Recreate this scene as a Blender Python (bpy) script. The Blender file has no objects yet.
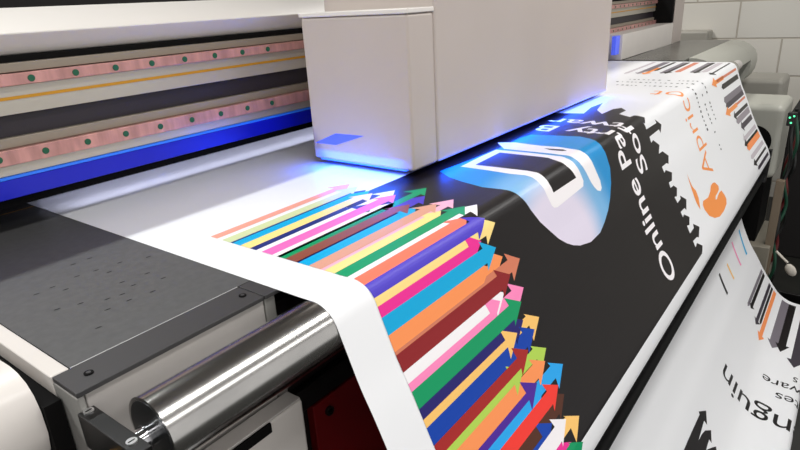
import bpy, bmesh, math, json
from mathutils import Vector, Matrix
C = bpy.context.scene.collection
PI = math.pi
# ------------------------------------------------------------------ materials
MATS = {}
def lin(c):
    return tuple(((v/255)/12.92 if v/255 <= .04045 else ((v/255+.055)/1.055)**2.4) for v in c)
def mat(name, rgb, rough=.5, metal=0.0, noise=0.0, nscale=40.0, stretch=(1,1,1), bump=0.0, coat=0.0, emit=None, es=0.0, spec=.5):
    m = bpy.data.materials.new(name); m.use_nodes = True
    nt = m.node_tree; b = nt.nodes['Principled BSDF']
    col = lin(rgb) + (1,)
    b.inputs['Base Color'].default_value = col
    b.inputs['Roughness'].default_value = rough
    b.inputs['Metallic'].default_value = metal
    b.inputs['Coat Weight'].default_value = coat
    b.inputs['Specular IOR Level'].default_value = spec
    if emit:
        b.inputs['Emission Color'].default_value = lin(emit) + (1,)
        b.inputs['Emission Strength'].default_value = es
    if noise or bump:
        tc = nt.nodes.new('ShaderNodeTexCoord'); mp = nt.nodes.new('ShaderNodeMapping')
        mp.inputs['Scale'].default_value = stretch
        n = nt.nodes.new('ShaderNodeTexNoise'); n.inputs['Scale'].default_value = nscale; n.inputs['Detail'].default_value = 5
        nt.links.new(tc.outputs['Object'], mp.inputs['Vector']); nt.links.new(mp.outputs['Vector'], n.inputs['Vector'])
        if noise:
            r = nt.nodes.new('ShaderNodeValToRGB')
            r.color_ramp.elements[0].position = .3; r.color_ramp.elements[1].position = .7
            r.color_ramp.elements[0].color = tuple(c*(1-noise) for c in col[:3]) + (1,)
            r.color_ramp.elements[1].color = tuple(min(1, c*(1+noise)) for c in col[:3]) + (1,)
            nt.links.new(n.outputs['Fac'], r.inputs['Fac']); nt.links.new(r.outputs['Color'], b.inputs['Base Color'])
        if bump:
            bp = nt.nodes.new('ShaderNodeBump'); bp.inputs['Strength'].default_value = bump; bp.inputs['Distance'].default_value = .001
            nt.links.new(n.outputs['Fac'], bp.inputs['Height']); nt.links.new(bp.outputs['Normal'], b.inputs['Normal'])
    MATS[name] = m
    return m
# ------------------------------------------------------------------ mesh helpers
def link(name, me, mats, parent=None, smooth=None):
    o = bpy.data.objects.new(name, me); C.objects.link(o)
    for m in (mats if isinstance(mats, (list, tuple)) else [mats]):
        me.materials.append(MATS[m])
    if smooth:
        for p in me.polygons: p.use_smooth = True
        try: me.set_sharp_from_angle(angle=math.radians(smooth))
        except Exception: pass
    if parent is not None: o.parent = parent
    return o
def finish(bm, name, mats, parent=None, smooth=None, bevel=0.0, seg=2):
    bmesh.ops.recalc_face_normals(bm, faces=bm.faces[:])
    me = bpy.data.meshes.new(name); bm.to_mesh(me); bm.free()
    o = link(name, me, mats, parent, smooth)
    if bevel:
        md = o.modifiers.new('bevel', 'BEVEL'); md.width = bevel; md.segments = seg; md.limit_method = 'ANGLE'; md.angle_limit = math.radians(35)
        for p in me.polygons: p.use_smooth = True
        md.harden_normals = True
    return o
def add_box(bm, x0, x1, y0, y1, z0, z1, mi=0):
    v = [bm.verts.new(p) for p in ((x0,y0,z0),(x1,y0,z0),(x1,y1,z0),(x0,y1,z0),(x0,y0,z1),(x1,y0,z1),(x1,y1,z1),(x0,y1,z1))]
    for f in ((0,3,2,1),(4,5,6,7),(0,1,5,4),(1,2,6,5),(2,3,7,6),(3,0,4,7)):
        fc = bm.faces.new([v[i] for i in f]); fc.material_index = mi
def box(name, x0, x1, y0, y1, z0, z1, m, parent=None, bevel=.0015, seg=2):
    bm = bmesh.new(); add_box(bm, x0, x1, y0, y1, z0, z1)
    return finish(bm, name, m, parent, bevel=bevel, seg=seg)
def add_prism(bm, pts, x0, x1, mi=0):
    a = [bm.verts.new((x0, y, z)) for y, z in pts]; b = [bm.verts.new((x1, y, z)) for y, z in pts]
    n = len(pts)
    f = [bm.faces.new(a), bm.faces.new(b[::-1])]
    for i in range(n): f.append(bm.faces.new((a[i], b[i], b[(i+1)%n], a[(i+1)%n])))
    for q in f: q.material_index = mi
def prism(name, pts, x0, x1, m, parent=None, bevel=0.0, smooth=30):
    bm = bmesh.new(); add_prism(bm, pts, x0, x1)
    return finish(bm, name, m, parent, smooth=None if bevel else smooth, bevel=bevel)
def add_cyl(bm, p, q, r, n=24, mi=0, r2=None, cap=True):
    p, q = Vector(p), Vector(q); d = (q-p).normalized()
    u = d.orthogonal().normalized(); w = d.cross(u); r2 = r if r2 is None else r2
    A = [bm.verts.new(p + (u*math.cos(2*PI*k/n)+w*math.sin(2*PI*k/n))*r) for k in range(n)]
    B = [bm.verts.new(q + (u*math.cos(2*PI*k/n)+w*math.sin(2*PI*k/n))*r2) for k in range(n)]
    fs = [bm.faces.new((A[k], A[(k+1)%n], B[(k+1)%n], B[k])) for k in range(n)]
    if cap: fs += [bm.faces.new(A[::-1]), bm.faces.new(B)]
    for f in fs: f.material_index = mi
def cyl(name, p, q, r, m, parent=None, n=24, bevel=0.0):
    bm = bmesh.new(); add_cyl(bm, p, q, r, n)
    return finish(bm, name, m, parent, smooth=40) if not bevel else finish(bm, name, m, parent, bevel=bevel)
def tube(name, pts, r, m, parent=None):
    cu = bpy.data.curves.new(name, 'CURVE'); cu.dimensions = '3D'; cu.bevel_depth = r; cu.bevel_resolution = 3; cu.use_fill_caps = True
    sp = cu.splines.new('NURBS'); sp.points.add(len(pts)-1); sp.use_endpoint_u = True; sp.order_u = 4; sp.resolution_u = 6
    for i, p in enumerate(pts): sp.points[i].co = (*p, 1)
    t = bpy.data.objects.new('tmp', cu); C.objects.link(t); bpy.context.view_layer.update()
    me = bpy.data.meshes.new_from_object(t.evaluated_get(bpy.context.evaluated_depsgraph_get()))
    bpy.data.objects.remove(t)
    me.materials.clear()
    return link(name, me, m, parent, smooth=60)
def tag(o, label, cat, group=None, kind=None):
    o['label'] = label; o['category'] = cat
    if group: o['group'] = group
    if kind: o['kind'] = kind
    return o
def empty(name, loc=(0,0,0)):
    o = bpy.data.objects.new(name, None); C.objects.link(o); o.location = loc; o.empty_display_size = .05
    return o
def keep(o, parent):            # parent without moving (parent empties may be off origin)
    o.parent = parent; o.matrix_parent_inverse = Matrix.Translation(parent.location).inverted(); return o
def structure(o): o['kind'] = 'structure'; return o

FPX=592.766
CAM=[[0.737892, 0.575877, -0.351968], [0.598629, -0.799287, -0.052754], [0.311703, 0.171772, 0.934524]]
HOLES=[(0.271, 0.785), (0.277, 0.762), (0.305, 0.79), (0.322, 0.837), (0.329, 0.786), (0.336, 0.764), (0.361, 0.782), (0.361, 0.713), (0.364, 0.68), (0.328, 0.717), (0.331, 0.695), (0.309, 0.683), (0.292, 0.687), (0.305, 0.66), (0.334, 0.656), (0.278, 0.66), (0.25, 0.627), (0.394, 0.764), (0.346, 0.837), (0.25, 0.782), (0.245, 0.715), (0.268, 0.705)]
ART=json.loads('''{"A":[["print_peach",1,[[0.489,0.5506],[0.766,0.5506],[0.762,0.5348],[0.802,0.5588],[0.762,0.5828],[0.766,0.567],[0.489,0.567]]],
["print_pale_green",2,[[0.489,0.579],[0.7576,0.579],[0.7536,0.5609],[0.7936,0.5849],[0.7536,0.6089],[0.7576,0.599],[0.489,0.599]]],
["print_navy",1,[[0.489,0.599],[0.7504,0.599],[0.7464,0.5877],[0.7864,0.6117],[0.7464,0.6357],[0.7504,0.6045],[0.489,0.6045]]],
["print_cyan",2,[[0.489,0.6035],[0.7487,0.6035],[0.7447,0.5975],[0.7847,0.6215],[0.7447,0.6455],[0.7487,0.6219],[0.489,0.6219]]],
["print_yellow",3,[[0.489,0.6219],[0.74,0.6219],[0.736,0.6118],[0.776,0.6358],[0.736,0.6598],[0.74,0.6431],[0.489,0.6431]]],
["print_navy",2,[[0.489,0.6431],[0.6958,0.6431],[0.6918,0.649],[0.7318,0.673],[0.6918,0.697],[0.6958,0.6565],[0.489,0.6565]]],
["print_white",1,[[0.489,0.6565],[0.7733,0.6565],[0.7693,0.6374],[0.8093,0.6614],[0.7693,0.6854],[0.7733,0.672],[0.489,0.672]]],
["print_pink",3,[[0.489,0.6683],[0.7523,0.6683],[0.7483,0.6556],[0.7883,0.6796],[0.7483,0.7036],[0.7523,0.6902],[0.489,0.6902]]],
["print_white",2,[[0.489,0.6902],[0.715,0.6902],[0.711,0.6796],[0.751,0.7036],[0.711,0.7276],[0.715,0.7069],[0.489,0.7069]]],
["print_violet",1,[[0.489,0.7169],[0.7715,0.7169],[0.7675,0.7049],[0.8075,0.7289],[0.7675,0.7529],[0.7715,0.7409],[0.489,0.7409]]],
["print_green",2,[[0.489,0.7],[0.8117,0.7],[0.8077,0.6805],[0.8477,0.7045],[0.8077,0.7285],[0.8117,0.717],[0.489,0.717]]],
["print_brown",3,[[0.489,0.717],[0.7215,0.717],[0.7175,0.7086],[0.7575,0.7326],[0.7175,0.7566],[0.7215,0.7384],[0.489,0.7384]]],
["print_blue",1,[[0.489,0.735],[0.7092,0.735],[0.7052,0.7236],[0.7452,0.7476],[0.7052,0.7716],[0.7092,0.745],[0.489,0.745]]],
["print_cyan",2,[[0.489,0.7425],[0.7137,0.7425],[0.7097,0.7266],[0.7497,0.7506],[0.7097,0.7746],[0.7137,0.7621],[0.489,0.7621]]],
["print_tan",3,[[0.489,0.7621],[0.7447,0.7621],[0.7407,0.7467],[0.7807,0.7707],[0.7407,0.7947],[0.7447,0.7838],[0.489,0.7838]]],
["print_pale_pink",1,[[0.489,0.78],[0.7782,0.78],[0.7742,0.7594],[0.8142,0.7834],[0.7742,0.8074],[0.7782,0.795],[0.489,0.795]]],
["print_yellow",2,[[0.489,0.7901],[0.7187,0.7901],[0.7147,0.7727],[0.7547,0.7967],[0.7147,0.8207],[0.7187,0.8082],[0.489,0.8082]]],
["print_green",3,[[0.489,0.8082],[0.7564,0.8082],[0.7524,0.795],[0.7924,0.819],[0.7524,0.843],[0.7564,0.8299],[0.489,0.8299]]],
["print_white",1,[[0.489,0.8299],[0.7727,0.8299],[0.7687,0.8083],[0.8087,0.8323],[0.7687,0.8563],[0.7727,0.8405],[0.489,0.8405]]],
["print_salmon",2,[[0.489,0.8405],[0.7119,0.8405],[0.7079,0.8246],[0.7479,0.8486],[0.7079,0.8726],[0.7119,0.858],[0.489,0.858]]],
["print_violet",4,[[0.489,0.858],[0.7421,0.858],[0.7381,0.8416],[0.7781,0.8656],[0.7381,0.8896],[0.7421,0.8782],[0.489,0.8782]]],
["print_yellow",1,[[0.489,0.876],[0.7602,0.876],[0.7562,0.8563],[0.7962,0.8803],[0.7562,0.9043],[0.7602,0.8905],[0.489,0.8905]]],
["print_yellow",2,[[0.489,0.8782],[0.7064,0.8782],[0.7024,0.8573],[0.7424,0.8813],[0.7024,0.9053],[0.7064,0.8897],[0.489,0.8897]]],
["print_magenta",3,[[0.489,0.8897],[0.7065,0.8897],[0.7025,0.869],[0.7425,0.893],[0.7025,0.917],[0.7065,0.9045],[0.489,0.9045]]],
["print_cyan",4,[[0.489,0.9045],[0.7386,0.9045],[0.7346,0.8915],[0.7746,0.9155],[0.7346,0.9395],[0.7386,0.9284],[0.489,0.9284]]],
["print_orange",1,[[0.489,0.932],[0.7489,0.932],[0.7449,0.9108],[0.7849,0.9348],[0.7449,0.9588],[0.7489,0.945],[0.489,0.945]]],
["print_clay",2,[[0.489,0.945],[0.7947,0.945],[0.7907,0.932],[0.8307,0.956],[0.7907,0.98],[0.7947,0.966],[0.489,0.966]]],
["print_orange",3,[[0.489,0.9284],[0.704,0.9284],[0.7,0.9114],[0.74,0.9354],[0.7,0.9594],[0.704,0.9513],[0.489,0.9513]]],
["print_clay",4,[[0.489,0.9513],[0.7263,0.9513],[0.7363,0.9565],[0.489,0.9565]]],
["print_dark_red",5,[[0.489,0.9556],[0.7513,0.9556],[0.7473,0.9432],[0.7873,0.9672],[0.7473,0.9912],[0.7513,0.9791],[0.489,0.9791]]],
["print_rose",1,[[0.489,0.99],[0.7725,0.99],[0.7685,0.9752],[0.8085,0.9992],[0.7685,1.0232],[0.7725,1.008],[0.489,1.008]]],
["print_white",2,[[0.489,0.9791],[0.7167,0.9791],[0.7127,0.9601],[0.7527,0.9841],[0.7127,1.0081],[0.7167,0.995],[0.489,0.995]]],
["print_rose",3,[[0.489,0.995],[0.6981,0.995],[0.6941,0.9666],[0.7341,0.9906],[0.6941,1.0146],[0.6981,1.006],[0.489,1.006]]],
["print_green",4,[[0.489,1.006],[0.7504,1.006],[0.7464,0.9912],[0.7864,1.0152],[0.7464,1.0392],[0.7504,1.03],[0.489,1.03]]],
["print_night",2,[[0.489,1.03],[0.7368,1.03],[0.7328,1.0173],[0.7728,1.0413],[0.7328,1.0653],[0.7368,1.0449],[0.489,1.0449]]],
["print_sand",1,[[0.489,1.04],[0.7836,1.04],[0.7796,1.0339],[0.8196,1.0579],[0.7796,1.0819],[0.7836,1.056],[0.489,1.056]]],
["print_sand",3,[[0.489,1.0449],[0.7085,1.0449],[0.7045,1.0264],[0.7445,1.0504],[0.7045,1.0744],[0.7085,1.0564],[0.489,1.0564]]],
["print_deep_blue",2,[[0.489,1.0564],[0.7575,1.0564],[0.7535,1.0438],[0.7935,1.0678],[0.7535,1.0918],[0.7575,1.0811],[0.489,1.0811]]],
["print_red_brown",4,[[0.489,1.0811],[0.7194,1.0811],[0.7154,1.0615],[0.7554,1.0855],[0.7154,1.1095],[0.7194,1.0983],[0.489,1.0983]]],
["print_lime",1,[[0.489,1.0903],[0.7684,1.0903],[0.7644,1.0832],[0.8044,1.1072],[0.7644,1.1312],[0.7684,1.1083],[0.489,1.1083]]],
["print_lime",3,[[0.489,1.0983],[0.6888,1.0983],[0.6848,1.0766],[0.7248,1.1006],[0.6848,1.1246],[0.6888,1.1091],[0.489,1.1091]]],
["print_orange",2,[[0.489,1.1091],[0.7509,1.1091],[0.7469,1.0978],[0.7869,1.1218],[0.7469,1.1458],[0.7509,1.1332],[0.489,1.1332]]],
["print_purple",4,[[0.489,1.1332],[0.7058,1.1332],[0.7018,1.1123],[0.7418,1.1363],[0.7018,1.1603],[0.7058,1.145],[0.489,1.145]]],
["print_sky",1,[[0.489,1.135],[0.7946,1.135],[0.7906,1.1268],[0.8306,1.1508],[0.7906,1.1748],[0.7946,1.157],[0.489,1.157]]],
["print_sky",3,[[0.489,1.145],[0.7189,1.145],[0.7149,1.1233],[0.7549,1.1473],[0.7149,1.1713],[0.7189,1.1596],[0.489,1.1596]]],
["print_red",4,[[0.489,1.1596],[0.7563,1.1596],[0.7523,1.1446],[0.7923,1.1686],[0.7523,1.1926],[0.7563,1.1824],[0.489,1.1824]]],
["print_brown_black",2,[[0.489,1.1824],[0.7605,1.1824],[0.7565,1.1637],[0.7965,1.1877],[0.7565,1.2117],[0.7605,1.2023],[0.489,1.2023]]],
["print_deep_blue",3,[[0.489,1.2023],[0.6965,1.2023],[0.6925,1.1773],[0.7325,1.2013],[0.6925,1.2253],[0.6965,1.2152],[0.489,1.2152]]],
["print_white",4,[[0.489,1.2092],[0.7342,1.2092],[0.7302,1.1937],[0.7702,1.2177],[0.7302,1.2417],[0.7342,1.2347],[0.489,1.2347]]],
["print_sand",1,[[0.489,1.2147],[0.7711,1.2147],[0.7671,1.2105],[0.8071,1.2345],[0.7671,1.2585],[0.7711,1.2347],[0.489,1.2347]]],
["print_magenta",3,[[0.489,1.2347],[0.7187,1.2347],[0.7147,1.2254],[0.7547,1.2494],[0.7147,1.2734],[0.7187,1.2494],[0.489,1.2494]]],
["print_green",4,[[0.489,1.2494],[0.7489,1.2494],[0.7449,1.2446],[0.7849,1.2686],[0.7449,1.2926],[0.7489,1.2746],[0.489,1.2746]]],
["print_black",0,[[0.7,0.62],[1.6109,0.62],[1.6309,0.7016],[1.7288,0.6862],[1.8133,0.6914],[1.6958,0.7158],[1.6419,0.749],[1.6981,0.7508],[1.7243,0.7528],[1.7503,0.768],[1.7129,0.7921],[1.6572,0.7906],[1.6241,0.8302],[1.6477,0.8336],[1.6486,0.8492],[1.6569,0.8595],[1.6262,0.8749],[1.6185,0.8693],[1.6197,0.8896],[1.7135,0.89],[1.7082,0.8785],[1.7519,0.9016],[1.7245,0.9212],[1.7184,0.9095],[1.6262,0.9117],[1.6267,0.9288],[1.6466,0.9247],[1.6851,0.9474],[1.657,0.9664],[1.6923,0.9675],[1.7253,0.9883],[1.7003,1.0066],[1.6852,1.0008],[1.6413,1.0006],[1.6431,1.0187],[1.6604,1.0146],[1.7023,1.0329],[1.6797,1.0507],[1.6506,1.0482],[1.6496,1.0639],[1.6788,1.0649],[1.6984,1.0778],[1.674,1.0954],[1.6536,1.091],[1.6584,1.1105],[1.6944,1.1091],[1.6997,1.101],[1.7365,1.1237],[1.7019,1.1454],[1.6941,1.1368],[1.6539,1.1356],[1.6536,1.1522],[1.6692,1.1481],[1.7019,1.1665],[1.6745,1.182],[1.6549,1.177],[1.6501,1.1992],[1.6956,1.1986],[1.7044,1.1887],[1.7405,1.2109],[1.6977,1.2288],[1.6865,1.2229],[1.6455,1.2203],[1.6406,1.2382],[1.665,1.2337],[1.6945,1.2529],[1.6651,1.2666],[1.6551,1.266],[0.6,1.266],[0.6,1.2],[0.66,1.1],[0.69,0.93],[0.66,0.8]]],
["print_blob",1,[[0.9522,0.6654],[0.9816,0.6679],[1.0546,0.6739],[1.1751,0.6808],[1.2841,0.6766],[1.3261,0.6852],[1.3367,0.7246],[1.3513,0.7982],[1.3386,0.8269],[1.3196,0.8503],[1.3095,0.8723],[1.312,0.8919],[1.3108,0.9185],[1.2901,0.9495],[1.2574,0.9751],[1.224,0.9933],[1.1858,1.0087],[1.1474,1.0199],[1.093,1.0211],[1.0451,1.0111],[1.0192,1.001],[0.9993,0.9897],[0.9789,0.9735],[0.966,0.9589],[0.9341,0.9247],[0.9162,0.8962],[0.9037,0.869],[0.9021,0.8582],[0.9003,0.8471],[0.9012,0.8257],[0.8973,0.7922],[0.9098,0.7436],[0.9242,0.7043]]],
["print_white",2,[[0.9994,0.684],[1.0717,0.681],[1.1564,0.6807],[1.1609,0.7606],[1.1601,0.8288],[1.1507,0.8468],[1.1495,0.8724],[1.1543,0.8917],[1.1569,0.907],[1.1477,0.9171],[1.0135,0.9212],[1.0005,0.9182],[0.994,0.9116],[0.9876,0.887],[0.9852,0.866],[0.989,0.8521],[0.9951,0.8368],[0.9997,0.8256],[0.9961,0.7969],[0.9992,0.7484]]],
["print_black",3,[[1.0247,0.7045],[1.1355,0.701],[1.1383,0.7797],[1.1376,0.812],[1.1189,0.8418],[1.1162,0.8632],[1.1213,0.8775],[1.1289,0.8929],[1.0164,0.8927],[1.0134,0.8741],[1.0157,0.8611],[1.0192,0.8502],[1.025,0.8372],[1.03,0.8182]]],
["print_white",2,[[1.219,0.6508],[1.2367,0.6887],[1.2301,0.7523],[1.2347,0.7976],[1.225,0.8408],[1.2225,0.8575],[1.2235,0.873],[1.2309,0.9004],[1.2375,0.9289],[1.2334,0.9446],[1.2235,0.9487],[1.2087,0.9433],[1.1982,0.9324],[1.1899,0.9189],[1.1819,0.8956],[1.1716,0.8762],[1.1682,0.8567],[1.1703,0.8392],[1.1735,0.8008],[1.1717,0.7477],[1.1703,0.6933]]],
["print_black",3,[[1.2103,0.7707],[1.2176,0.8116],[1.2107,0.8234],[1.2026,0.8155],[1.2013,0.7887]]],
["print_orange_mark",1,[[2.0535,1.1612],[2.0722,1.1791],[2.0622,1.1884],[2.0268,1.1924],[2.0,1.1933],[1.9826,1.2002],[1.9963,1.2038],[2.0238,1.1982],[2.0544,1.1964],[2.0801,1.198],[2.0912,1.217],[2.0879,1.2314],[2.0649,1.2423],[2.0061,1.2483],[1.9441,1.2472],[1.8967,1.2358],[1.8602,1.2164],[1.8455,1.191],[1.8491,1.1767],[1.8673,1.1693],[1.9242,1.1755],[1.9702,1.1683],[1.9983,1.1576],[2.0282,1.1561]]],
["print_orange_mark",1,[[1.8247,1.0693],[1.8276,1.1087],[1.8451,1.1299],[1.8407,1.1512],[1.8295,1.164],[1.8114,1.1799],[1.8057,1.1565],[1.8083,1.1397],[1.8147,1.1098]]],
["print_light_grey",1,[[2.935,0.533],[2.5187,0.533],[2.4987,0.5413],[2.5187,0.5496],[2.935,0.5496]]],
["print_grey",1,[[2.935,0.5784],[2.5492,0.5784],[2.5492,0.5664],[2.5092,0.5886],[2.5492,0.6108],[2.5492,0.5988],[2.935,0.5988]]],
["print_mid_grey",2,[[2.935,0.5804],[2.5956,0.5804],[2.5756,0.5946],[2.5956,0.6088],[2.935,0.6088]]],
["print_black",1,[[2.935,0.6211],[2.6285,0.6211],[2.6085,0.6281],[2.6285,0.6352],[2.935,0.6352]]],
["print_orange_mark",2,[[2.72,0.6069],[2.5454,0.6069],[2.5454,0.5949],[2.4954,0.6149],[2.5454,0.635],[2.5454,0.623],[2.72,0.623]]],
["print_mid_grey",1,[[2.935,0.6612],[2.5557,0.6612],[2.5357,0.6711],[2.5557,0.681],[2.935,0.681]]],
["print_black",2,[[2.935,0.681],[2.5832,0.681],[2.5832,0.669],[2.5332,0.6869],[2.5832,0.7048],[2.5832,0.6928],[2.935,0.6928]]],
["print_clay",1,[[2.935,0.7063],[2.5994,0.7063],[2.5794,0.718],[2.5994,0.7296],[2.935,0.7296]]],
["print_mid_grey",1,[[2.935,0.7627],[2.5983,0.7627],[2.5783,0.7723],[2.5983,0.7818],[2.935,0.7818]]],
["print_black",2,[[2.935,0.7799],[2.6151,0.7799],[2.6151,0.7679],[2.5651,0.7866],[2.6151,0.8052],[2.6151,0.7932],[2.935,0.7932]]],
["print_light_grey",1,[[2.935,0.8008],[2.6163,0.8008],[2.5963,0.8121],[2.6163,0.8235],[2.935,0.8235]]],
["print_black",2,[[2.935,0.8447],[2.5879,0.8447],[2.5879,0.8327],[2.5379,0.8479],[2.5879,0.8631],[2.5879,0.8511],[2.935,0.8511]]],
["print_clay",2,[[2.935,0.8795],[2.5484,0.8795],[2.5284,0.8844],[2.5484,0.8894],[2.935,0.8894]]],
["print_orange_mark",2,[[2.66,0.8777],[2.5125,0.8777],[2.5125,0.8657],[2.4425,0.8855],[2.5125,0.9052],[2.5125,0.8932],[2.66,0.8932]]],
["print_black",2,[[2.935,0.9063],[2.6031,0.9063],[2.5831,0.9166],[2.6031,0.927],[2.935,0.927]]],
["print_mid_grey",1,[[2.935,0.9547],[2.576,0.9547],[2.556,0.9687],[2.576,0.9827],[2.935,0.9827]]],
["print_grey_black",2,[[2.935,0.9792],[2.5731,0.9792],[2.5531,0.9891],[2.5731,0.9991],[2.935,0.9991]]],
["print_clay",2,[[2.935,1.0055],[2.5697,1.0055],[2.5497,1.0102],[2.5697,1.0149],[2.935,1.0149]]],
["print_orange_mark",3,[[2.74,1.0029],[2.5749,1.0029],[2.5749,0.9909],[2.5049,1.0114],[2.5749,1.032],[2.5749,1.02],[2.74,1.02]]],
["print_black",2,[[2.935,1.036],[2.6578,1.036],[2.6578,1.024],[2.6178,1.0433],[2.6578,1.0627],[2.6578,1.0507],[2.935,1.0507]]],
["print_grey",1,[[2.935,1.0548],[2.6522,1.0548],[2.6322,1.0672],[2.6522,1.0796],[2.935,1.0796]]],
["print_grey_black",2,[[2.935,1.0885],[2.7175,1.0885],[2.7175,1.0765],[2.6775,1.0994],[2.7175,1.1222],[2.7175,1.1102],[2.935,1.1102]]],
["print_light_grey",1,[[2.935,1.1353],[2.6745,1.1353],[2.6745,1.1233],[2.6345,1.1437],[2.6745,1.164],[2.6745,1.152],[2.935,1.152]]],
["print_black",2,[[2.935,1.1578],[2.6644,1.1578],[2.6644,1.1458],[2.6144,1.1631],[2.6644,1.1804],[2.6644,1.1684],[2.935,1.1684]]],
["print_orange",2,[[2.935,1.1684],[2.6498,1.1684],[2.6298,1.1808],[2.6498,1.1932],[2.935,1.1932]]],
["print_light_grey",1,[[2.935,1.211],[2.6383,1.211],[2.6183,1.2197],[2.6383,1.2283],[2.935,1.2283]]],
["print_black",2,[[2.935,1.2418],[2.6613,1.2418],[2.6613,1.2298],[2.6113,1.2466],[2.6613,1.2634],[2.6613,1.2514],[2.935,1.2514]]],
["print_grey_black",2,[[2.935,1.2672],[2.6706,1.2672],[2.6506,1.2745],[2.6706,1.2817],[2.935,1.2817]]],
["print_cyan",1,[[2.8552,1.6496],[2.8772,1.6496],[2.8553,1.7615],[2.8333,1.7615]]],
["print_rose",1,[[2.6884,1.6467],[2.7044,1.6467],[2.7105,1.7587],[2.6945,1.7587]]],
["print_sand",1,[[2.5238,1.6836],[2.5398,1.6836],[2.5512,1.7565],[2.5352,1.7565]]],
["print_black",1,[[2.3832,1.6713],[2.4032,1.6713],[2.4061,1.7598],[2.3861,1.7598]]],
["print_mid_grey",1,[[2.935,1.8717],[2.5579,1.8717],[2.5379,1.8794],[2.5579,1.887],[2.935,1.887]]],
["print_black",2,[[2.935,1.8898],[2.5879,1.8898],[2.5879,1.8778],[2.5579,1.8985],[2.5879,1.9192],[2.5879,1.9072],[2.935,1.9072]]],
["print_grey_black",1,[[2.935,1.9436],[2.553,1.9436],[2.553,1.9316],[2.513,1.952],[2.553,1.9724],[2.553,1.9604],[2.935,1.9604]]],
["print_black",2,[[2.935,1.9649],[2.5711,1.9649],[2.5511,1.9712],[2.5711,1.9776],[2.935,1.9776]]],
["print_orange",2,[[2.935,1.983],[2.4992,1.983],[2.4992,1.971],[2.4492,1.9929],[2.4992,2.0147],[2.4992,2.0027],[2.935,2.0027]]],
["print_mid_grey",1,[[2.935,2.0377],[2.5347,2.0377],[2.5347,2.0257],[2.4847,2.0545],[2.5347,2.0833],[2.5347,2.0713],[2.935,2.0713]]],
["print_black",2,[[2.935,2.0713],[2.5468,2.0713],[2.5468,2.0593],[2.4868,2.0854],[2.5468,2.1114],[2.5468,2.0994],[2.935,2.0994]]],
["print_grey_black",1,[[2.935,2.125],[2.46,2.125],[2.46,2.11],[2.4,2.14],[2.46,2.17],[2.46,2.16],[2.935,2.16]]],
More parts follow.
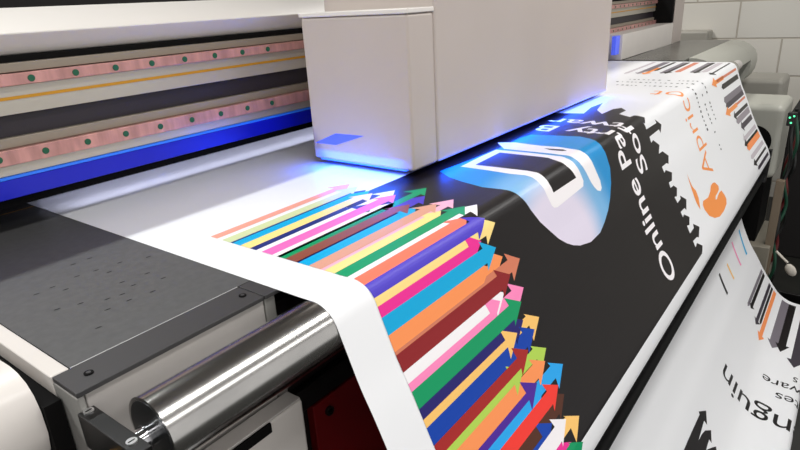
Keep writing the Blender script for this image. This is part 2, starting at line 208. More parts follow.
["print_black",1,[[1.5029,1.8589],[1.5611,1.859],[1.6082,1.86],[1.7007,1.8625],[1.7044,1.8544],[1.7528,1.8809],[1.7118,1.9057],[1.7088,1.8882],[1.6184,1.8965],[1.6552,1.9002],[1.6828,1.9061],[1.7177,1.9275],[1.6787,1.9463],[1.6767,1.9327],[1.6274,1.9359],[1.6669,1.9539],[1.6913,1.9668],[1.6525,1.9868],[1.4901,1.9069]]]],"PR":[[1.3,0.0],[1.28,0.0],[1.24,0.0],[1.2,0.0],[1.16,0.0],[1.12,0.0],[1.08,0.0],[1.04,0.0],[1.0,0.0],[0.96,0.0],[0.92,0.0],[0.88,0.0],[0.84,0.0],[0.8,0.0],[0.76,0.0],[0.72,0.0],[0.68,0.0],[0.64,0.0],[0.6,0.0],[0.56,0.0],[0.52,0.0],[0.48,0.0],[0.461,0.0005],[0.45719,0.00031],[0.45342,-0.00027],[0.44972,-0.00124],[0.44615,-0.00257],[0.44272,-0.00425],[0.43949,-0.00628],[0.43648,-0.00863],[0.43372,-0.01127],[0.43125,-0.01417],[0.42908,-0.01731],[0.42725,-0.02066],[0.42576,-0.02417],[0.42051,-0.03787],[0.4135,-0.056],[0.40863,-0.06862],[0.4034,-0.08203],[0.398,-0.095],[0.39248,-0.10678],[0.3868,-0.11811],[0.381,-0.13],[0.37511,-0.14287],[0.36911,-0.15629],[0.363,-0.17],[0.35711,-0.18346],[0.35111,-0.19721],[0.344,-0.2126],[0.33887,-0.22317],[0.33322,-0.23461],[0.32722,-0.2465],[0.32109,-0.25844],[0.315,-0.27],[0.30878,-0.28144],[0.30231,-0.29304],[0.29585,-0.30441],[0.28966,-0.31519],[0.284,-0.325],[0.27556,-0.33907],[0.26811,-0.35115],[0.262,-0.362],[0.25574,-0.37689],[0.252,-0.388],[0.2502,-0.39469],[0.2495,-0.4],[0.2502,-0.40531],[0.25225,-0.41025],[0.2555,-0.4145],[0.25975,-0.41775],[0.26469,-0.4198],[0.27,-0.4205],[0.27531,-0.4198],[0.28227,-0.42907],[0.2914,-0.44288],[0.3,-0.46],[0.30371,-0.46994],[0.30735,-0.48113],[0.31086,-0.49314],[0.31417,-0.50556],[0.31724,-0.51799],[0.32,-0.53],[0.32298,-0.54416],[0.32567,-0.55848],[0.32797,-0.57272],[0.32978,-0.58664],[0.331,-0.6],[0.33155,-0.61301],[0.33149,-0.62582],[0.33096,-0.63814],[0.33008,-0.64963],[0.329,-0.66],[0.32687,-0.67341],[0.32391,-0.68427],[0.3196,-0.697],[0.31527,-0.70906],[0.31013,-0.72229],[0.30433,-0.73633],[0.298,-0.7508],[0.29243,-0.763],[0.28635,-0.77594],[0.27998,-0.78904],[0.27355,-0.80175],[0.2673,-0.8135],[0.25995,-0.82613],[0.25279,-0.83734],[0.24533,-0.84867],[0.2371,-0.8617],[0.23103,-0.8718],[0.2246,-0.88273],[0.21789,-0.89418],[0.211,-0.90584],[0.20401,-0.91742],[0.197,-0.9286],[0.1898,-0.93967],[0.18231,-0.95094],[0.17473,-0.96211],[0.16723,-0.97292],[0.16002,-0.98307],[0.1533,-0.9923],[0.14443,-1.00438],[0.13651,-1.01488],[0.12865,-1.02416],[0.12,-1.0326],[0.11023,-1.04032],[0.09982,-1.04711],[0.08916,-1.05284],[0.0786,-1.0574],[0.06454,-1.06112],[0.05046,-1.06281],[0.0369,-1.064],[0.02309,-1.06506],[0.00982,-1.06561],[0.0,-1.066],[-0.00585,-1.06658],[-0.01148,-1.06828],[-0.01667,-1.07106],[-0.02121,-1.07479],[-0.02494,-1.07933],[-0.02772,-1.08452],[-0.02942,-1.09015],[-0.03,-1.096],[-0.03004,-1.10482],[-0.03004,-1.11665],[-0.03003,-1.13046],[-0.03001,-1.14525],[-0.03,-1.16],[-0.03,-1.17333],[-0.03,-1.18844],[-0.03,-1.204],[-0.03,-1.21867],[-0.03,-1.23111],[-0.03,-1.24]]}''')
# ------------------------------------------------------------------ palette
mat('white_metal', (214,208,202), .38, 0, .04, 6)
mat('cover_white', (222,216,210), .35)
mat('grey_metal', (196,191,187), .35, .25, .06, 12)
mat('side_grey', (150,148,144), .4, .2)
mat('carriage_paint', (186,175,168), .45, 0, .02, 5)
mat('rail_aluminium', (190,184,172), .32, .6, .08, 18, (.05,1,1))
mat('rail_reflection_pink', (200,148,142), .3, .45, .22, 60, (1,.2,.2))  # steel rail, its pinkish reflection put into the base colour
mat('rail_grey', (150,140,126), .4, .4, .06, 20, (.1,1,1))
mat('gold_strip', (196,140,34), .4, .3)
mat('black_recess', (8,7,7), .8, spec=.15)
mat('dark_band', (34,27,34), .45)
mat('cap_green', (12,86,58), .5)
mat('lip_uv_glow', (5,20,190), .3, .15)  # blue UV glow put into the lip's base colour
mat('lip_edge_glow', (40,125,255), .3)  # paler top line of the UV glow, also painted in
mat('table_black', (80,80,80), .5, 0, .10, 90, (1,1,1), .12, spec=.4)
mat('table_hole', (14,14,14), .6)
mat('seam_light', (200,200,200), .4, .5)
mat('strip_black', (58,57,58), .42)
mat('black_metal', (12,11,11), .35, .0)
mat('black_tube', (8,8,8), .75, spec=.15)
mat('black_body', (20,15,14), .5)
mat('red_panel', (120,14,18), .35)
mat('brass', (176,122,44), .3, .9)
mat('chrome', (225,225,228), .15, 1)
mat('screw_steel', (205,205,205), .3, .9)
mat('roller_end', (70,72,74), .3, .9)
mat('deck_dark', (78,78,72), .25, 0, .15, 4)
mat('box_grey', (158,155,146), .45)
mat('box_light', (168,168,158), .4)
mat('beige_post', (120,106,88), .6)
mat('platform_grey', (140,134,120), .6)
mat('cable_black', (14,16,15), .45)
mat('cable_green', (20,70,50), .45)
mat('cable_red', (90,18,20), .45)
mat('plug_white', (215,208,196), .4)
mat('led_green', (90,255,170), .4, emit=(90,255,170), es=1.5)
mat('uv_lens', (60,120,255), .3, emit=(40,90,255), es=3.0)
mat('blue_glow', (90,110,235), .3, emit=(60,85,235), es=.35)  # blue reflection and spill light set as a faintly glowing colour
mat('media_white', (240,241,243), .32)
mat('lamp_white', (255,255,255), .5, emit=(255,252,248), es=6.0)
for n, c in dict(peach=(236,160,140), pale_green=(206,216,166), navy=(32,48,120), cyan=(0,168,220), yellow=(252,222,140), white=(246,242,244), pink=(238,112,190),
    violet=(74,58,190), green=(0,152,96), brown=(142,76,60), blue=(40,70,185), tan=(218,158,134), pale_pink=(248,178,200), salmon=(250,122,98), magenta=(238,46,150),
    orange=(252,150,88), clay=(212,124,94), dark_red=(140,30,34), rose=(252,138,190), night=(34,28,108), sand=(252,200,112), deep_blue=(0,64,170), red_brown=(166,36,34),
    lime=(178,212,84), purple=(76,34,152), sky=(36,166,238), red=(244,58,48), brown_black=(82,42,26), black=(21,17,18), orange_mark=(245,150,76),
    light_grey=(196,188,194), grey=(150,142,150), mid_grey=(120,114,122), grey_black=(62,56,66), mark=(40,38,48)).items():
    mat('print_'+n, c, .36, spec=.3)
# blob: printed colour wash running from blue to pale lavender, in the sheet's own coordinates
m = mat('print_blob', (0,140,205), .33); nt = m.node_tree; b = nt.nodes['Principled BSDF']
uv = nt.nodes.new('ShaderNodeUVMap'); uv.uv_map = 'sheet'
def sphere(cx, cs, rx, rs, off=0):
    mp = nt.nodes.new('ShaderNodeMapping'); mp.inputs['Location'].default_value = (-cx/rx, -cs/rs, 0); mp.inputs['Scale'].default_value = (1/rx, 1/rs, 1)
    g = nt.nodes.new('ShaderNodeTexGradient'); g.gradient_type = 'SPHERICAL'
    nt.links.new(uv.outputs['UV'], mp.inputs['Vector']); nt.links.new(mp.outputs['Vector'], g.inputs['Vector'])
    return g
g = sphere(.99, .985, .30, .22)
r = nt.nodes.new('ShaderNodeValToRGB'); r.color_ramp.interpolation = 'EASE'
r.color_ramp.elements[0].position = .0; r.color_ramp.elements[0].color = lin((0,142,208)) + (1,)
r.color_ramp.elements[1].position = .62; r.color_ramp.elements[1].color = lin((226,218,236)) + (1,)
e = r.color_ramp.elements.new(.3); e.color = lin((120,180,225)) + (1,)
nt.links.new(g.outputs['Fac'], r.inputs['Fac']); nt.links.new(r.outputs['Color'], b.inputs['Base Color'])

# ------------------------------------------------------------------ room
FZ = -1.25
def block_wall():
    m = bpy.data.materials.new('painted_block'); m.use_nodes = True; nt = m.node_tree; b = nt.nodes['Principled BSDF']
    tc = nt.nodes.new('ShaderNodeTexCoord'); sp = nt.nodes.new('ShaderNodeSeparateXYZ'); cb = nt.nodes.new('ShaderNodeCombineXYZ')
    br = nt.nodes.new('ShaderNodeTexBrick'); nt.links.new(tc.outputs['Object'], sp.inputs[0])
    ay = nt.nodes.new('ShaderNodeMath'); ay.operation = 'ADD'; ay.inputs[1].default_value = -.782+.59*6
    az = nt.nodes.new('ShaderNodeMath'); az.operation = 'ADD'; az.inputs[1].default_value = .07+.2637*9
    nt.links.new(sp.outputs['Y'], ay.inputs[0]); nt.links.new(sp.outputs['Z'], az.inputs[0])
    nt.links.new(ay.outputs[0], cb.inputs['X']); nt.links.new(az.outputs[0], cb.inputs['Y']); nt.links.new(cb.outputs[0], br.inputs['Vector'])
    br.inputs['Scale'].default_value = 1; br.inputs['Brick Width'].default_value = .59; br.inputs['Row Height'].default_value = .2637
    br.inputs['Mortar Size'].default_value = .007; br.inputs['Mortar Smooth'].default_value = .5; br.offset = .5
    br.inputs['Color1'].default_value = lin((220,216,206))+(1,); br.inputs['Color2'].default_value = lin((213,211,203))+(1,); br.inputs['Mortar'].default_value = lin((184,177,164))+(1,)
    nt.links.new(br.outputs['Color'], b.inputs['Base Color']); b.inputs['Roughness'].default_value = .5
    bp = nt.nodes.new('ShaderNodeBump'); bp.invert = True; bp.inputs['Distance'].default_value = .008; bp.inputs['Strength'].default_value = .6
    nt.links.new(br.outputs['Fac'], bp.inputs['Height']); nt.links.new(bp.outputs['Normal'], b.inputs['Normal'])
    MATS['painted_block'] = m
block_wall()
mat('dark_floor', (34,34,30), .55, 0, .2, 8)
mat('dark_wall', (20,16,15), .8, 0, .1, 3)
structure(box('floor', -3, 5.4, -3, 3.2, FZ-.05, FZ, 'dark_floor', bevel=0))
structure(box('wall_right', 5.2, 5.4, -3, 3.2, FZ, 1.62, 'painted_block', bevel=0))
mat('ceiling_grey', (120,116,112), .8)
structure(box('ceiling', -3, 5.4, -3, 3.2, 1.62, 1.7, 'ceiling_grey', bevel=0))
structure(box('wall_back', -3, 5.2, 3.0, 3.2, FZ, 1.62, 'dark_wall', bevel=0))

# ------------------------------------------------------------------ the printer
P = tag(empty('wide_format_printer', (0,0,0)), 'large grey roll printer with black vacuum table, long rails and steel front roller', 'printer')
BX0, BX1 = -.95, 4.3
# vacuum table : left field, perforated
bm = bmesh.new(); add_box(bm, .1925, 2.99, .5735, 1.19, -.03, -.0006)
for x, y in HOLES:
    a = .3
    v = [bm.verts.new((x+math.cos(t+a)*rx*math.cos(a)-math.sin(t)*0, y+math.sin(t)*.0014, -.0003)) for t, rx in ((k*PI/4, .0042) for k in range(8))]
    f = bm.faces.new(v); f.material_index = 1
finish(bm, 'vacuum_table', ['table_black', 'table_hole'], P)
box('table_lip', -.9, 2.99, 1.192, 1.232, -.03, -.0006, 'strip_black', P, .0008)
box('table_lip', -.9, 2.99, 1.236, 1.3, -.03, -.0006, 'strip_black', P, .0008)
box('table_field', -.9, .1915, .7, 1.19, -.03, -.0006, 'table_black', P, .0005) if 0 else None
box('table_seam', .1925, .3985, .5722, .5735, -.02, -.0005, 'seam_light', P, 0)
def strip(x0, x1):
    o = box('table_strip', x0, x1, .5235, .572, -.006, -.0004, 'strip_black', P, .0008)
    return o
s1 = strip(.1748, .3985); s2 = strip(.4, 2.99)
def screw(x, y, z, r, parent, m='black_metal', slot='screw_steel'):
    bm = bmesh.new(); add_cyl(bm, (x,y,z), (x,y,z+.0012), r, 20); add_cyl(bm, (x,y,z+.0012), (x,y,z+.0016), r*.55, 6, mi=1)
    return finish(bm, 'screw', [m, slot], parent, smooth=40)
screw(.1985, .547, -.0004, .0045, s1, 'black_recess', 'strip_black'); screw(.386, .547, -.0004, .0045, s1, 'black_recess', 'strip_black')
box('table_seam', -.9, .435, 1.1895, 1.1915, -.02, -.0004, 'gold_strip', P, 0)
box('table_seam', -.9, .435, 1.2325, 1.2345, -.02, -.0004, 'gold_strip', P, 0)
box('edge_trim', .1735, .1915, .5725, 1.3, -.03, .0, 'white_metal', P, .0015)
box('side_panel', .1745, .182, .525, 1.3, -.9, -.0065, 'side_grey', P, .002)
box('front_panel', .183, .400, .527, .54, -.155, -.0065, 'grey_metal', P, .002)
box('front_panel', .4015, .418, .527, .54, -.155, -.0065, 'side_grey', P, .002)
# machine body beneath
box('machine_body', .184, 3.05, .545, 1.28, FZ+.08, -.031, 'black_body', P, .004)
bm = bmesh.new(); add_prism(bm, [(.53,-.2035),(.545,-.2035),(.545,-.9),(.53,-.9)], .459, 2.9)
red = finish(bm, 'lower_panel', 'red_panel', P, bevel=.002)
bm = bmesh.new(); add_cyl(bm, (.487,.53,-.2262), (.487,.5255,-.2262), .0075, 20); add_cyl(bm, (.487,.5255,-.2262), (.487,.5235,-.2262), .0042, 6, mi=1)
finish(bm, 'screw', ['black_metal', 'black_recess'], red, smooth=40)
box('panel_rail', .412, 2.9, .53, .544, -.2, -.165, 'black_metal', P, .002)
# light grey door box under the roller (with black latch slot)
gd = None
bm = bmesh.new(); add_box(bm, -.02, .407, .488, .502, -.62, -.1385)
gd = finish(bm, 'access_door', 'white_metal', P, bevel=.004)
box('latch_slot', .0, .354, .4865, .4895, -.152, -.1385, 'black_recess', gd, .0004)
box('door_lip', -.02, .404, .4885, .512, -.1380, -.1345, 'grey_metal', gd, .001)
# steel front roller
RC = (.461, -.037); RR = .0368
rl = cyl('front_roller', (.205, *RC), (3.02, *RC), RR, 'chrome', P, 96)
mR = mat('brushed_steel', (205,203,200), .2, 1, .10, 26, (.6,1,1), .0)
rl.data.materials[0] = mR
bm = bmesh.new(); add_cyl(bm, (.2046,*RC), (.2050,*RC), .033, 40, mi=0); add_cyl(bm, (.186,*RC), (.2046,*RC), .0105, 28, mi=1); add_cyl(bm, (.197,*RC), (.199,*RC), .0125, 28, mi=1)
finish(bm, 'roller_shaft', ['roller_end', 'chrome'], rl, smooth=40)
br_ = box('roller_bracket', .172, .188, .428, .527, -.060, -.022, 'black_metal', P, .001)
for y in (.5205, .446):
    bm = bmesh.new(); add_cyl(bm, (.180,y,-.022), (.180,y,-.0205), .0048, 24); add_box(bm, .1770,.1830,y-.0007,y+.0007,-.0206,-.0203,1)
    finish(bm, 'screw', ['screw_steel', 'black_recess'], br_, smooth=40)
bm = bmesh.new(); add_cyl(bm, (.1700,.468,-.048), (.1722,.468,-.048), .012, 32); add_cyl(bm, (.1690,.468,-.048), (.1701,.468,-.048), .006, 24)
finish(bm, 'bushing', 'brass', br_, smooth=40)
# rounded end covers
NOSE = [(.655,0),(.62,-.001),(.585,-.010),(.55,-.028),(.522,-.055),(.507,-.085),(.503,-.12),(.509,-.165),(.529,-.205),(.56,-.235),(.6,-.252),(.655,-.255)]
prism('end_cover', NOSE, 3.96, 4.2, 'box_light', P)
LN = [(y*1.0/ .9 if 0 else y, z) for y, z in [(1.2,.0),(.68,.003),(.637,.006),(.615,.0075),(.598,.006),(.582,0.0),(.572,-.010),(.566,-.025),(.565,-.05),(.571,-.07),(.584,-.095),(.61,-.13),(.66,-.17),(.9,-.3),(1.2,-.3)]]
prism('end_cover', LN, -.95, .156, 'cover_white', P)
box('side_gap', .157, .173, .56, 1.2, -.3, -.02, 'black_recess', P, 0)
# right hand deck past the media
box('side_deck', 3.02, 4.2, .656, .93, -.06, -.0005, 'deck_dark', P, .002)
prism('side_deck_rim', [(.655,0),(.62,-.001),(.585,-.010),(.55,-.028),(.522,-.055),(.507,-.085),(.507,-.095),(.655,-.095)], 3.12, 3.958, 'box_light', P)
box('deck_cavity', 3.06, 3.955, .56, .652, -.25, -.096, 'black_recess', P, .002)
cyl('roller_hub', (3.03,*RC), (3.2,*RC), .022, 'grey_metal', P)
box('deck_underside', 3.02, 4.2, .66, 1.3, FZ+.1, -.061, 'black_body', P, .004)
box('side_housing', 3.0, 3.93, .932, 1.02, 0.0, .119, 'white_metal', P, .002)
box('end_plate', 3.93, 4.14, .93, 1.3, 0.0, .62, 'carriage_paint', P, .002)
box('end_recess', 3.90, 3.929, .935, 1.25, .12, .62, 'black_recess', P, 0)
# ---- the beam
YB = 1.03
prism('beam_cover', [(YB+.03,.2742),(YB,.3065),(1.13,.3445),(1.42,.3445),(1.42,.2742)], BX0, 3.9, 'cover_white', P, bevel=.003)
box('beam_core', BX0, 3.9, 1.052, 1.40, .045, .2745, 'black_recess', P, 0)
box('top_ledge', BX0, 3.9, YB+.005, 1.06, .2505, .2640, 'rail_grey', P, .001)
box('beam_profile', BX0, 3.9, YB+.004, 1.06, .1885, .2312, 'rail_aluminium', P, .001)
box('beam_profile', BX0, 3.9, YB+.006, 1.06, .1388, .1544, 'rail_grey', P, .001)
box('beam_profile', BX0, 3.9, YB+.002, 1.06, .0978, .1142, 'rail_aluminium', P, .001)
box('timing_strip', BX0, 3.9, YB+.0025, YB+.0045, .2107, .2154, 'gold_strip', P, 0)
box('cable_band', BX0, 3.9, 1.045, 1.053, .1546, .1883, 'dark_band', P, 0)
def rail(z0, z1, zc, xs0):
    r = box('linear_rail', BX0, 3.9, YB-.006, YB+.012, z0, z1, 'rail_reflection_pink', P, .0012)
    cap = None
    k0 = -6
    for k in range(k0, 50):
        x = xs0 + .0685*k
        if x > 3.85: break
        if .93 < x < 1.9: continue
        if cap is None:
            bm = bmesh.new(); add_cyl(bm, (0,0,0), (0,-.0012,0), .0052, 20)
            cap = finish(bm, 'screw_cap', 'cap_green', r, smooth=40); o = cap
        else:
            o = cap.copy(); C.objects.link(o); o.parent = r
        o.location = (x, YB-.006, zc)
rail(.2318, .2495, .2400, .4065); rail(.1146, .1384, .1266, .3992)
box('beam_lip', BX0, 2.98, YB, 1.06, .0625, .0925, 'lip_uv_glow', P, .001)
box('lip_edge', BX0, 2.98, YB-.001, 1.058, .0928, .0974, 'lip_edge_glow', P, .0005)
cyl('pinch_roller', (.435,1.222,.0225), (2.97,1.222,.0225), .022, 'chrome', P, 48)
# front tension roller under the sheet and the black tube below it
cyl('guide_roller', (.3,.2700,-.400), (2.985,.2700,-.400), .0196, 'black_tube', P, 40)
cyl('tension_tube', (.2,.270,-.4985), (3.1,.270,-.4985), .0112, 'black_tube', P, 24)
cyl('take_up_roller', (.2,0,-1.096), (3.05,0,-1.096), .029, 'black_metal', P, 40)
# supports for the far ends of those rollers
prism('roller_arm', [(.25,-.38),(.29,-.38),(.56,-.30),(.56,-.36),(.30,-.53),(.255,-.53)], 3.02, 3.045, 'black_metal', P, bevel=.002)
prism('roller_arm', [(.25,-.38),(.29,-.38),(.56,-.30),(.56,-.36),(.30,-.53),(.255,-.53)], .19, .2, 'black_metal', P, bevel=.002)
prism('roller_foot', [(-.04,-1.12),(.04,-1.06),(.56,-1.06),(.56,FZ),(-.04,FZ)], 3.055, 3.075, 'black_metal', P, bevel=.002)
prism('roller_foot', [(-.04,-1.12),(.04,-1.06),(.56,-1.06),(.56,FZ),(-.04,FZ)], .18, .2, 'black_metal', P, bevel=.002)
box('machine_foot', .3, 3.0, .6, 1.2, FZ, FZ+.08, 'black_metal', P, .003)

# ------------------------------------------------------------------ print carriage
K = tag(empty('print_carriage', (1.4,.79,.02)), 'big boxy warm grey print head carriage riding over the bed, blue light beneath', 'machine carriage')
def kb(*a, **k):
    o = box(*a, **k); return keep(o, K)
kb('carriage_body', .965, 1.95, .645, .925, .014, .62, 'carriage_paint', bevel=.006, seg=3)
kb('side_cover', .885, .968, .649, .915, .014, .300, 'carriage_paint', bevel=.006, seg=3)
kb('side_cover_lid', .883, .968, .647, .917, .3002, .309, 'cover_white', bevel=.002)
kb('rail_mount', 1.35, 1.85, .92, 1.022, .10, .25, 'black_metal', bevel=.002)
o = kb('lamp_housing', .90, 1.93, .66, .90, .010, .0142, 'black_metal', bevel=0)
l1 = kb('curing_lamp', .89, .90, .672, .90, .0105, .0142, 'uv_lens', bevel=.001)
bm = bmesh.new()
v = [bm.verts.new(p) for p in ((.8846,.9075,.0473),(.8846,.8475,.0478),(.8846,.7686,.0736),(.8846,.8459,.0722))]
bm.faces.new(v); o = finish(bm, 'blue_reflection', 'blue_glow', None); keep(o, K)  # blue reflection on the side cover, built as a glowing patch

# ------------------------------------------------------------------ printed sheet
PR = [tuple(p) for p in ART['PR']]
SS = [0.0]
for a, c in zip(PR, PR[1:]): SS.append(SS[-1] + math.dist(a, c))
NRM = []
for i in range(len(PR)):
    a = PR[max(i-1,0)]; c = PR[min(i+1,len(PR)-1)]
    t = Vector((c[0]-a[0], c[1]-a[1])).normalized()
    NRM.append((t.y, -t.x))              # outward: up on the bed, forward on the drop
    
import bisect
def at(x, s, off):
    s = min(max(s, 0), SS[-1]-1e-6); i = max(0, min(bisect.bisect_right(SS, s)-1, len(PR)-2))
    k = (s-SS[i])/(SS[i+1]-SS[i])
    y = PR[i][0]*(1-k)+PR[i+1][0]*k; z = PR[i][1]*(1-k)+PR[i+1][1]*k
    ny = NRM[i][0]*(1-k)+NRM[i+1][0]*k; nz = NRM[i][1]*(1-k)+NRM[i+1][1]*k
    return (x, y+ny*off, z+nz*off)
XL, XR = .419, 2.966
V, F, MI, UV = [], [], [], []
names = ['media_white']
def emit_bm(bm, mname, layer):
    if mname not in names: names.append(mname)
    mi = names.index(mname); off = .0002 + .00012*layer
    bmesh.ops.triangulate(bm, faces=bm.faces[:])
    ys = [v.co.y for v in bm.verts]
    if not ys: bm.free(); return
    lo, hi = min(ys), max(ys)
    for i, s in enumerate(SS):
        if lo+1e-5 < s < hi-1e-5 and s > .75:
            bmesh.ops.bisect_plane(bm, geom=bm.verts[:]+bm.edges[:]+bm.faces[:], dist=1e-7, plane_co=(0,s,0), plane_no=(0,1,0))
    base = len(V); bm.verts.index_update()
    for v in bm.verts: V.append(at(v.co.x, v.co.y, off)); UV.append((v.co.x, v.co.y))
    for f in bm.faces: F.append([base+v.index for v in f.verts][::-1]); MI.append(mi)
    bm.free()
def emit_poly(P_, mname, layer):
    bm = bmesh.new(); vs = [bm.verts.new((a, b_, 0)) for a, b_ in P_]; bm.faces.new(vs).normal_update()
    emit_bm(bm, mname, layer)
# the sheet itself
for i, s in enumerate(SS):
    for j in range(9):
        x = XL + (XR-XL)*j/8; V.append((x, PR[i][0], PR[i][1])); UV.append((x, s))
for i in range(len(SS)-1):
    for j in range(8):
        a = i*9+j; F.append([a, a+9, a+10, a+1]); MI.append(0)
for n, l, P_ in ART['A']: emit_poly(P_, n, l)
# lettering : reads towards the back of the bed, feet of the letters towards the far end
def text_mesh(s, bold=0.0, spacing=1.0):
    cu = bpy.data.curves.new('t', 'FONT'); cu.body = s; cu.size = 1; cu.offset = bold; cu.resolution_u = 6; cu.space_character = spacing
    t = bpy.data.objects.new('t', cu); C.objects.link(t); bpy.context.view_layer.update()
    me = bpy.data.meshes.new_from_object(t.evaluated_get(bpy.context.evaluated_depsgraph_get())); bpy.data.objects.remove(t)
    return me
def text(s, xbase, xcap, s0, s1, mname, layer=2, bold=.0, fit=None, spacing=1.0):
    """baseline at x = xbase, capitals reach xcap; the string (or its tail `fit`) runs from arc length s0 to s1"""
    me = text_mesh(s, bold, spacing); xs = [v.co.x for v in me.vertices]; a, c = min(xs), max(xs)
    if fit:                                  # place so that the tail `fit` spans s0..s1
        mf = text_mesh(fit, bold, spacing); xf = [v.co.x for v in mf.vertices]; wf = max(xf)-min(xf)
        sc = (s0-s1)/wf; a0 = c - wf
    else: sc = (s0-s1)/(c-a); a0 = a
    mc = text_mesh('H', 0); cap = max(v.co.y for v in mc.vertices)
    k = (xbase-xcap)/cap
    bm = bmesh.new(); bm.from_mesh(me)
    for v in bm.verts: v.co = (xbase - v.co.y*k, s0 - (v.co.x-a0)*sc, 0)
    emit_bm(bm, mname, layer)
text('Online Party B', 1.446, 1.376, 1.236, .662, 'print_white', 1, .012)
text('Softwar', 1.540, 1.476, .980, .652, 'print_white', 1, .012)
text('Apricot', 2.092, 1.985, 1.132, .768, 'print_orange_mark', 1, -.008)
text('Penguin', 1.984, 2.075, 0, 0, 'print_black', 1) if 0 else None
text('Penguin', 2.062, 1.962, 2.168, 1.884, 'print_black', 1, .0, fit='nguin')
text('Software', 2.275, 2.225, 2.19, 2.050, 'print_black', 1, .0, fit='ware')
text('Websites', 2.195, 2.145, 2.20, 2.104, 'print_black', 1, .0, fit='ites')
text('s', 2.335, 2.285, 2.16, 2.145, 'print_black', 1, .0)
# rows of tiny copy, too small to read: ink marks of uneven width
import random
random.seed(4)
for xr, sa, sb in ((2.195, 1.045, .60), (2.275, 1.10, .56), (2.345, 1.0, .60)):
    s = sa
    while s > sb:
        w = random.choice((.005, .006, .008, .009)); h = random.choice((.010, .012, .016))
        if random.random() > .16: emit_poly([(xr-h/2, s-w), (xr+h/2, s-w), (xr+h/2, s), (xr-h/2, s)], 'print_mark', 1)
        s -= w + random.choice((.008, .010, .012))
me = bpy.data.meshes.new('printed_banner'); me.from_pydata(V, [], F); me.update()
ul = me.uv_layers.new(name='sheet')
for lp in me.loops: ul.data[lp.index].uv = UV[lp.vertex_index]
for p, mi in zip(me.polygons, MI): p.material_index = mi
o = link('printed_banner', me, names)
for p in me.polygons: p.use_smooth = p.material_index == 0
tag(o, 'wide white vinyl banner with coloured arrows and blue tablet emblem, draped over the printer', 'banner')

# ------------------------------------------------------------------ things beside the machine
b1 = tag(empty('motor_housing', (3.32,.3,-.2)), 'rounded grey motor housing with a round black opening beside the banner', 'machine housing')
keep(box('housing_shell', 3.15, 3.5, .236, .47, -.548, -.206, 'box_light', bevel=.03, seg=5), b1)
bm = bmesh.new(); add_cyl(bm, (3.146,.345,-.375), (3.16,.345,-.375), .075, 40)
keep(finish(bm, 'round_opening', 'black_recess', None, smooth=40), b1)
keep(box('stand', 3.16, 3.5, .27, .47, FZ, -.548, 'black_recess', bevel=.004), b1)
keep(box('stand_post', 3.14, 3.18, .19, .225, FZ, -.548, 'beige_post', bevel=.003), b1)
keep(box('stand_base', 3.1, 3.5, .20, .47, FZ, -.87, 'platform_grey', bevel=.004), b1)
b2 = tag(box('equipment_cabinet', 4.25, 4.6, .35, .7, FZ, -.235, 'box_grey', bevel=.03, seg=5), 'pale grey cabinet with rounded edges between the wall and the motor housing', 'cabinet')
tag(box('dark_backdrop', 4.0, 4.55, -.6, .27, FZ, -.37, 'dark_wall', bevel=.01), 'dark rack block added behind the hanging cables at the right edge', 'backdrop')  # added dark block in place of the dark clutter behind the cables
b3 = tag(box('wall_box', 5.02, 5.198, .94, 1.18, -.2, .0, 'box_grey', bevel=.02, seg=4), 'small grey box against the block wall behind the printer end', 'box')
cg = 'loose cables on the floor by the machine end'
def hang(x, y, z0, amp, r, m, label, ph=0.0):
    pts = []
    n = 16
    for k in range(n):
        z = z0 + (FZ+.02-z0)*k/(n-1)
        pts.append((x + .018*math.sin(k*1.9+ph), y + amp*math.sin(k*1.3+ph*2), z))
    return tag(tube('power_cable', pts, r, m), label, 'cable', cg)
hang(3.18, .196, -.22, .012, .0085, 'cable_black', 'thick black cable hanging closest to the motor housing', 0)
hang(3.27, .190, -.26, .018, .0075, 'cable_green', 'green cable hanging beside the motor housing', 1)
hang(3.36, .200, -.36, .016, .0085, 'cable_red', 'dark red cable hanging beside the motor housing', 2)
hang(3.45, .196, -.30, .020, .0075, 'cable_black', 'thin wavy black cable hanging behind the dark red one', 3)
pl = tag(tube('power_plug', [(3.17,.175,-.905),(3.17,.15,-.93),(3.16,.12,-.95)], .006, 'plug_white'), 'small white plug on a lead beside the far end of the banner', 'plug')
bm = bmesh.new(); bmesh.ops.create_uvsphere(bm, u_segments=16, v_segments=10, radius=.022)
for v in bm.verts: v.co = Vector((v.co.x*.6, v.co.y*1.0, v.co.z*1.5)); v.co = Matrix.Rotation(math.radians(-32), 3, 'X') @ v.co + Vector((3.16,.103,-.985))
finish(bm, 'plug_body', 'plug_white', pl, smooth=60)
cbx = tag(box('control_box', 3.10, 3.13, .188, .222, -.285, -.225, 'cable_black', bevel=.004), 'small black control box with green lights at the right edge', 'control box')
for y, z in ((.197,-.24),(.212,-.247),(.205,-.27)):
    bm = bmesh.new(); add_cyl(bm, (3.0985,y,z), (3.1005,y,z), .004, 12); finish(bm, 'indicator_light', 'led_green', cbx, smooth=40)

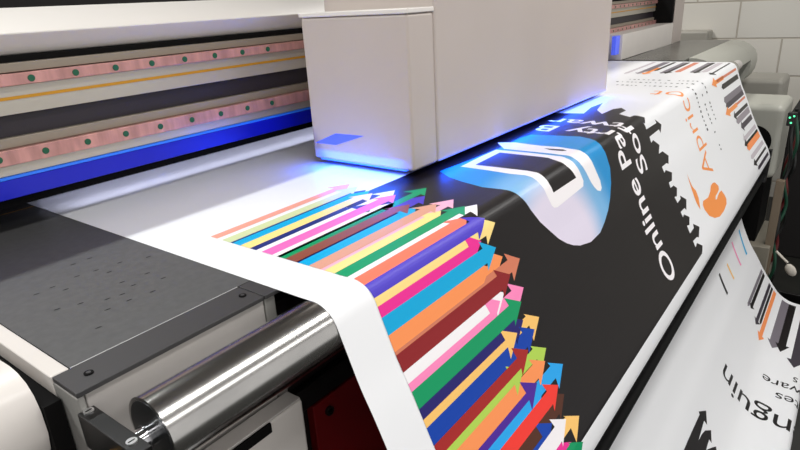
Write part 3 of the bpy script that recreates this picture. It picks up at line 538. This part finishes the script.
# ------------------------------------------------------------------ lights
def area(name, loc, rot, sx, sy, e, col=(1,1,1)):
    l = bpy.data.lights.new(name, 'AREA'); l.shape = 'RECTANGLE'; l.size = sx; l.size_y = sy; l.energy = e; l.color = col
    o = bpy.data.objects.new(name, l); C.objects.link(o); o.location = loc; o.rotation_euler = rot; return o
area('tube_lamp_light', (-1.0,1.67,1.5), (0,0,0), 3.6, .06, 56, (.97,1,.99))
area('tube_lamp_light', (1.5,-.19,1.5), (0,0,0), 5.0, .24, 50, (1,.985,.965))
area('tube_lamp_light', (1.5,-1.5,1.5), (math.radians(18),0,0), 5.0, .34, 24, (1,.985,.965))
area('tube_lamp_light', (3.6,1.9,1.6), (0,0,0), 2.5, .3, 48, (1,.97,.94))
area('curing_glow', (.868,.786,.040), (0,math.radians(12),0), .010, .22, .55, (.0,.10,1))
area('curing_glow', (1.45,.638,.022), (math.radians(-12),0,0), .98, .006, 1.3, (.0,.08,1))
area('under_beam_fill', (1.7,1.10,.040), (math.radians(70),0,0), 2.5, .006, 1.1, (.74,.76,1))  # added fill to brighten the pinch roller and shaded sheet, no fixture there
keep(box('blue_glow_strip', 2.93, 2.985, .94, .96, .03, .115, 'blue_glow'), P)  # blue light on the housing end, built as an added glowing strip
W = bpy.data.worlds.new('World'); bpy.context.scene.world = W; W.use_nodes = True
W.node_tree.nodes['Background'].inputs['Color'].default_value = (1,.985,.97,1)
W.node_tree.nodes['Background'].inputs['Strength'].default_value = .68

# ------------------------------------------------------------------ camera
cam = bpy.data.cameras.new('camera'); co = bpy.data.objects.new('camera', cam); C.objects.link(co)
D, R_, U_ = [Vector(v) for v in CAM]
M = Matrix((R_, U_, -D)).transposed().to_4x4(); M.translation = Vector((0,0,.32)); co.matrix_world = M
cam.sensor_width = 36; cam.lens = FPX/800*36; cam.clip_start = .01
sc = bpy.context.scene; sc.camera = co
sc.view_settings.view_transform = 'Standard'; sc.view_settings.look = 'None'; sc.view_settings.exposure = 0; sc.view_settings.gamma = 1
sc.view_settings.use_curve_mapping = False
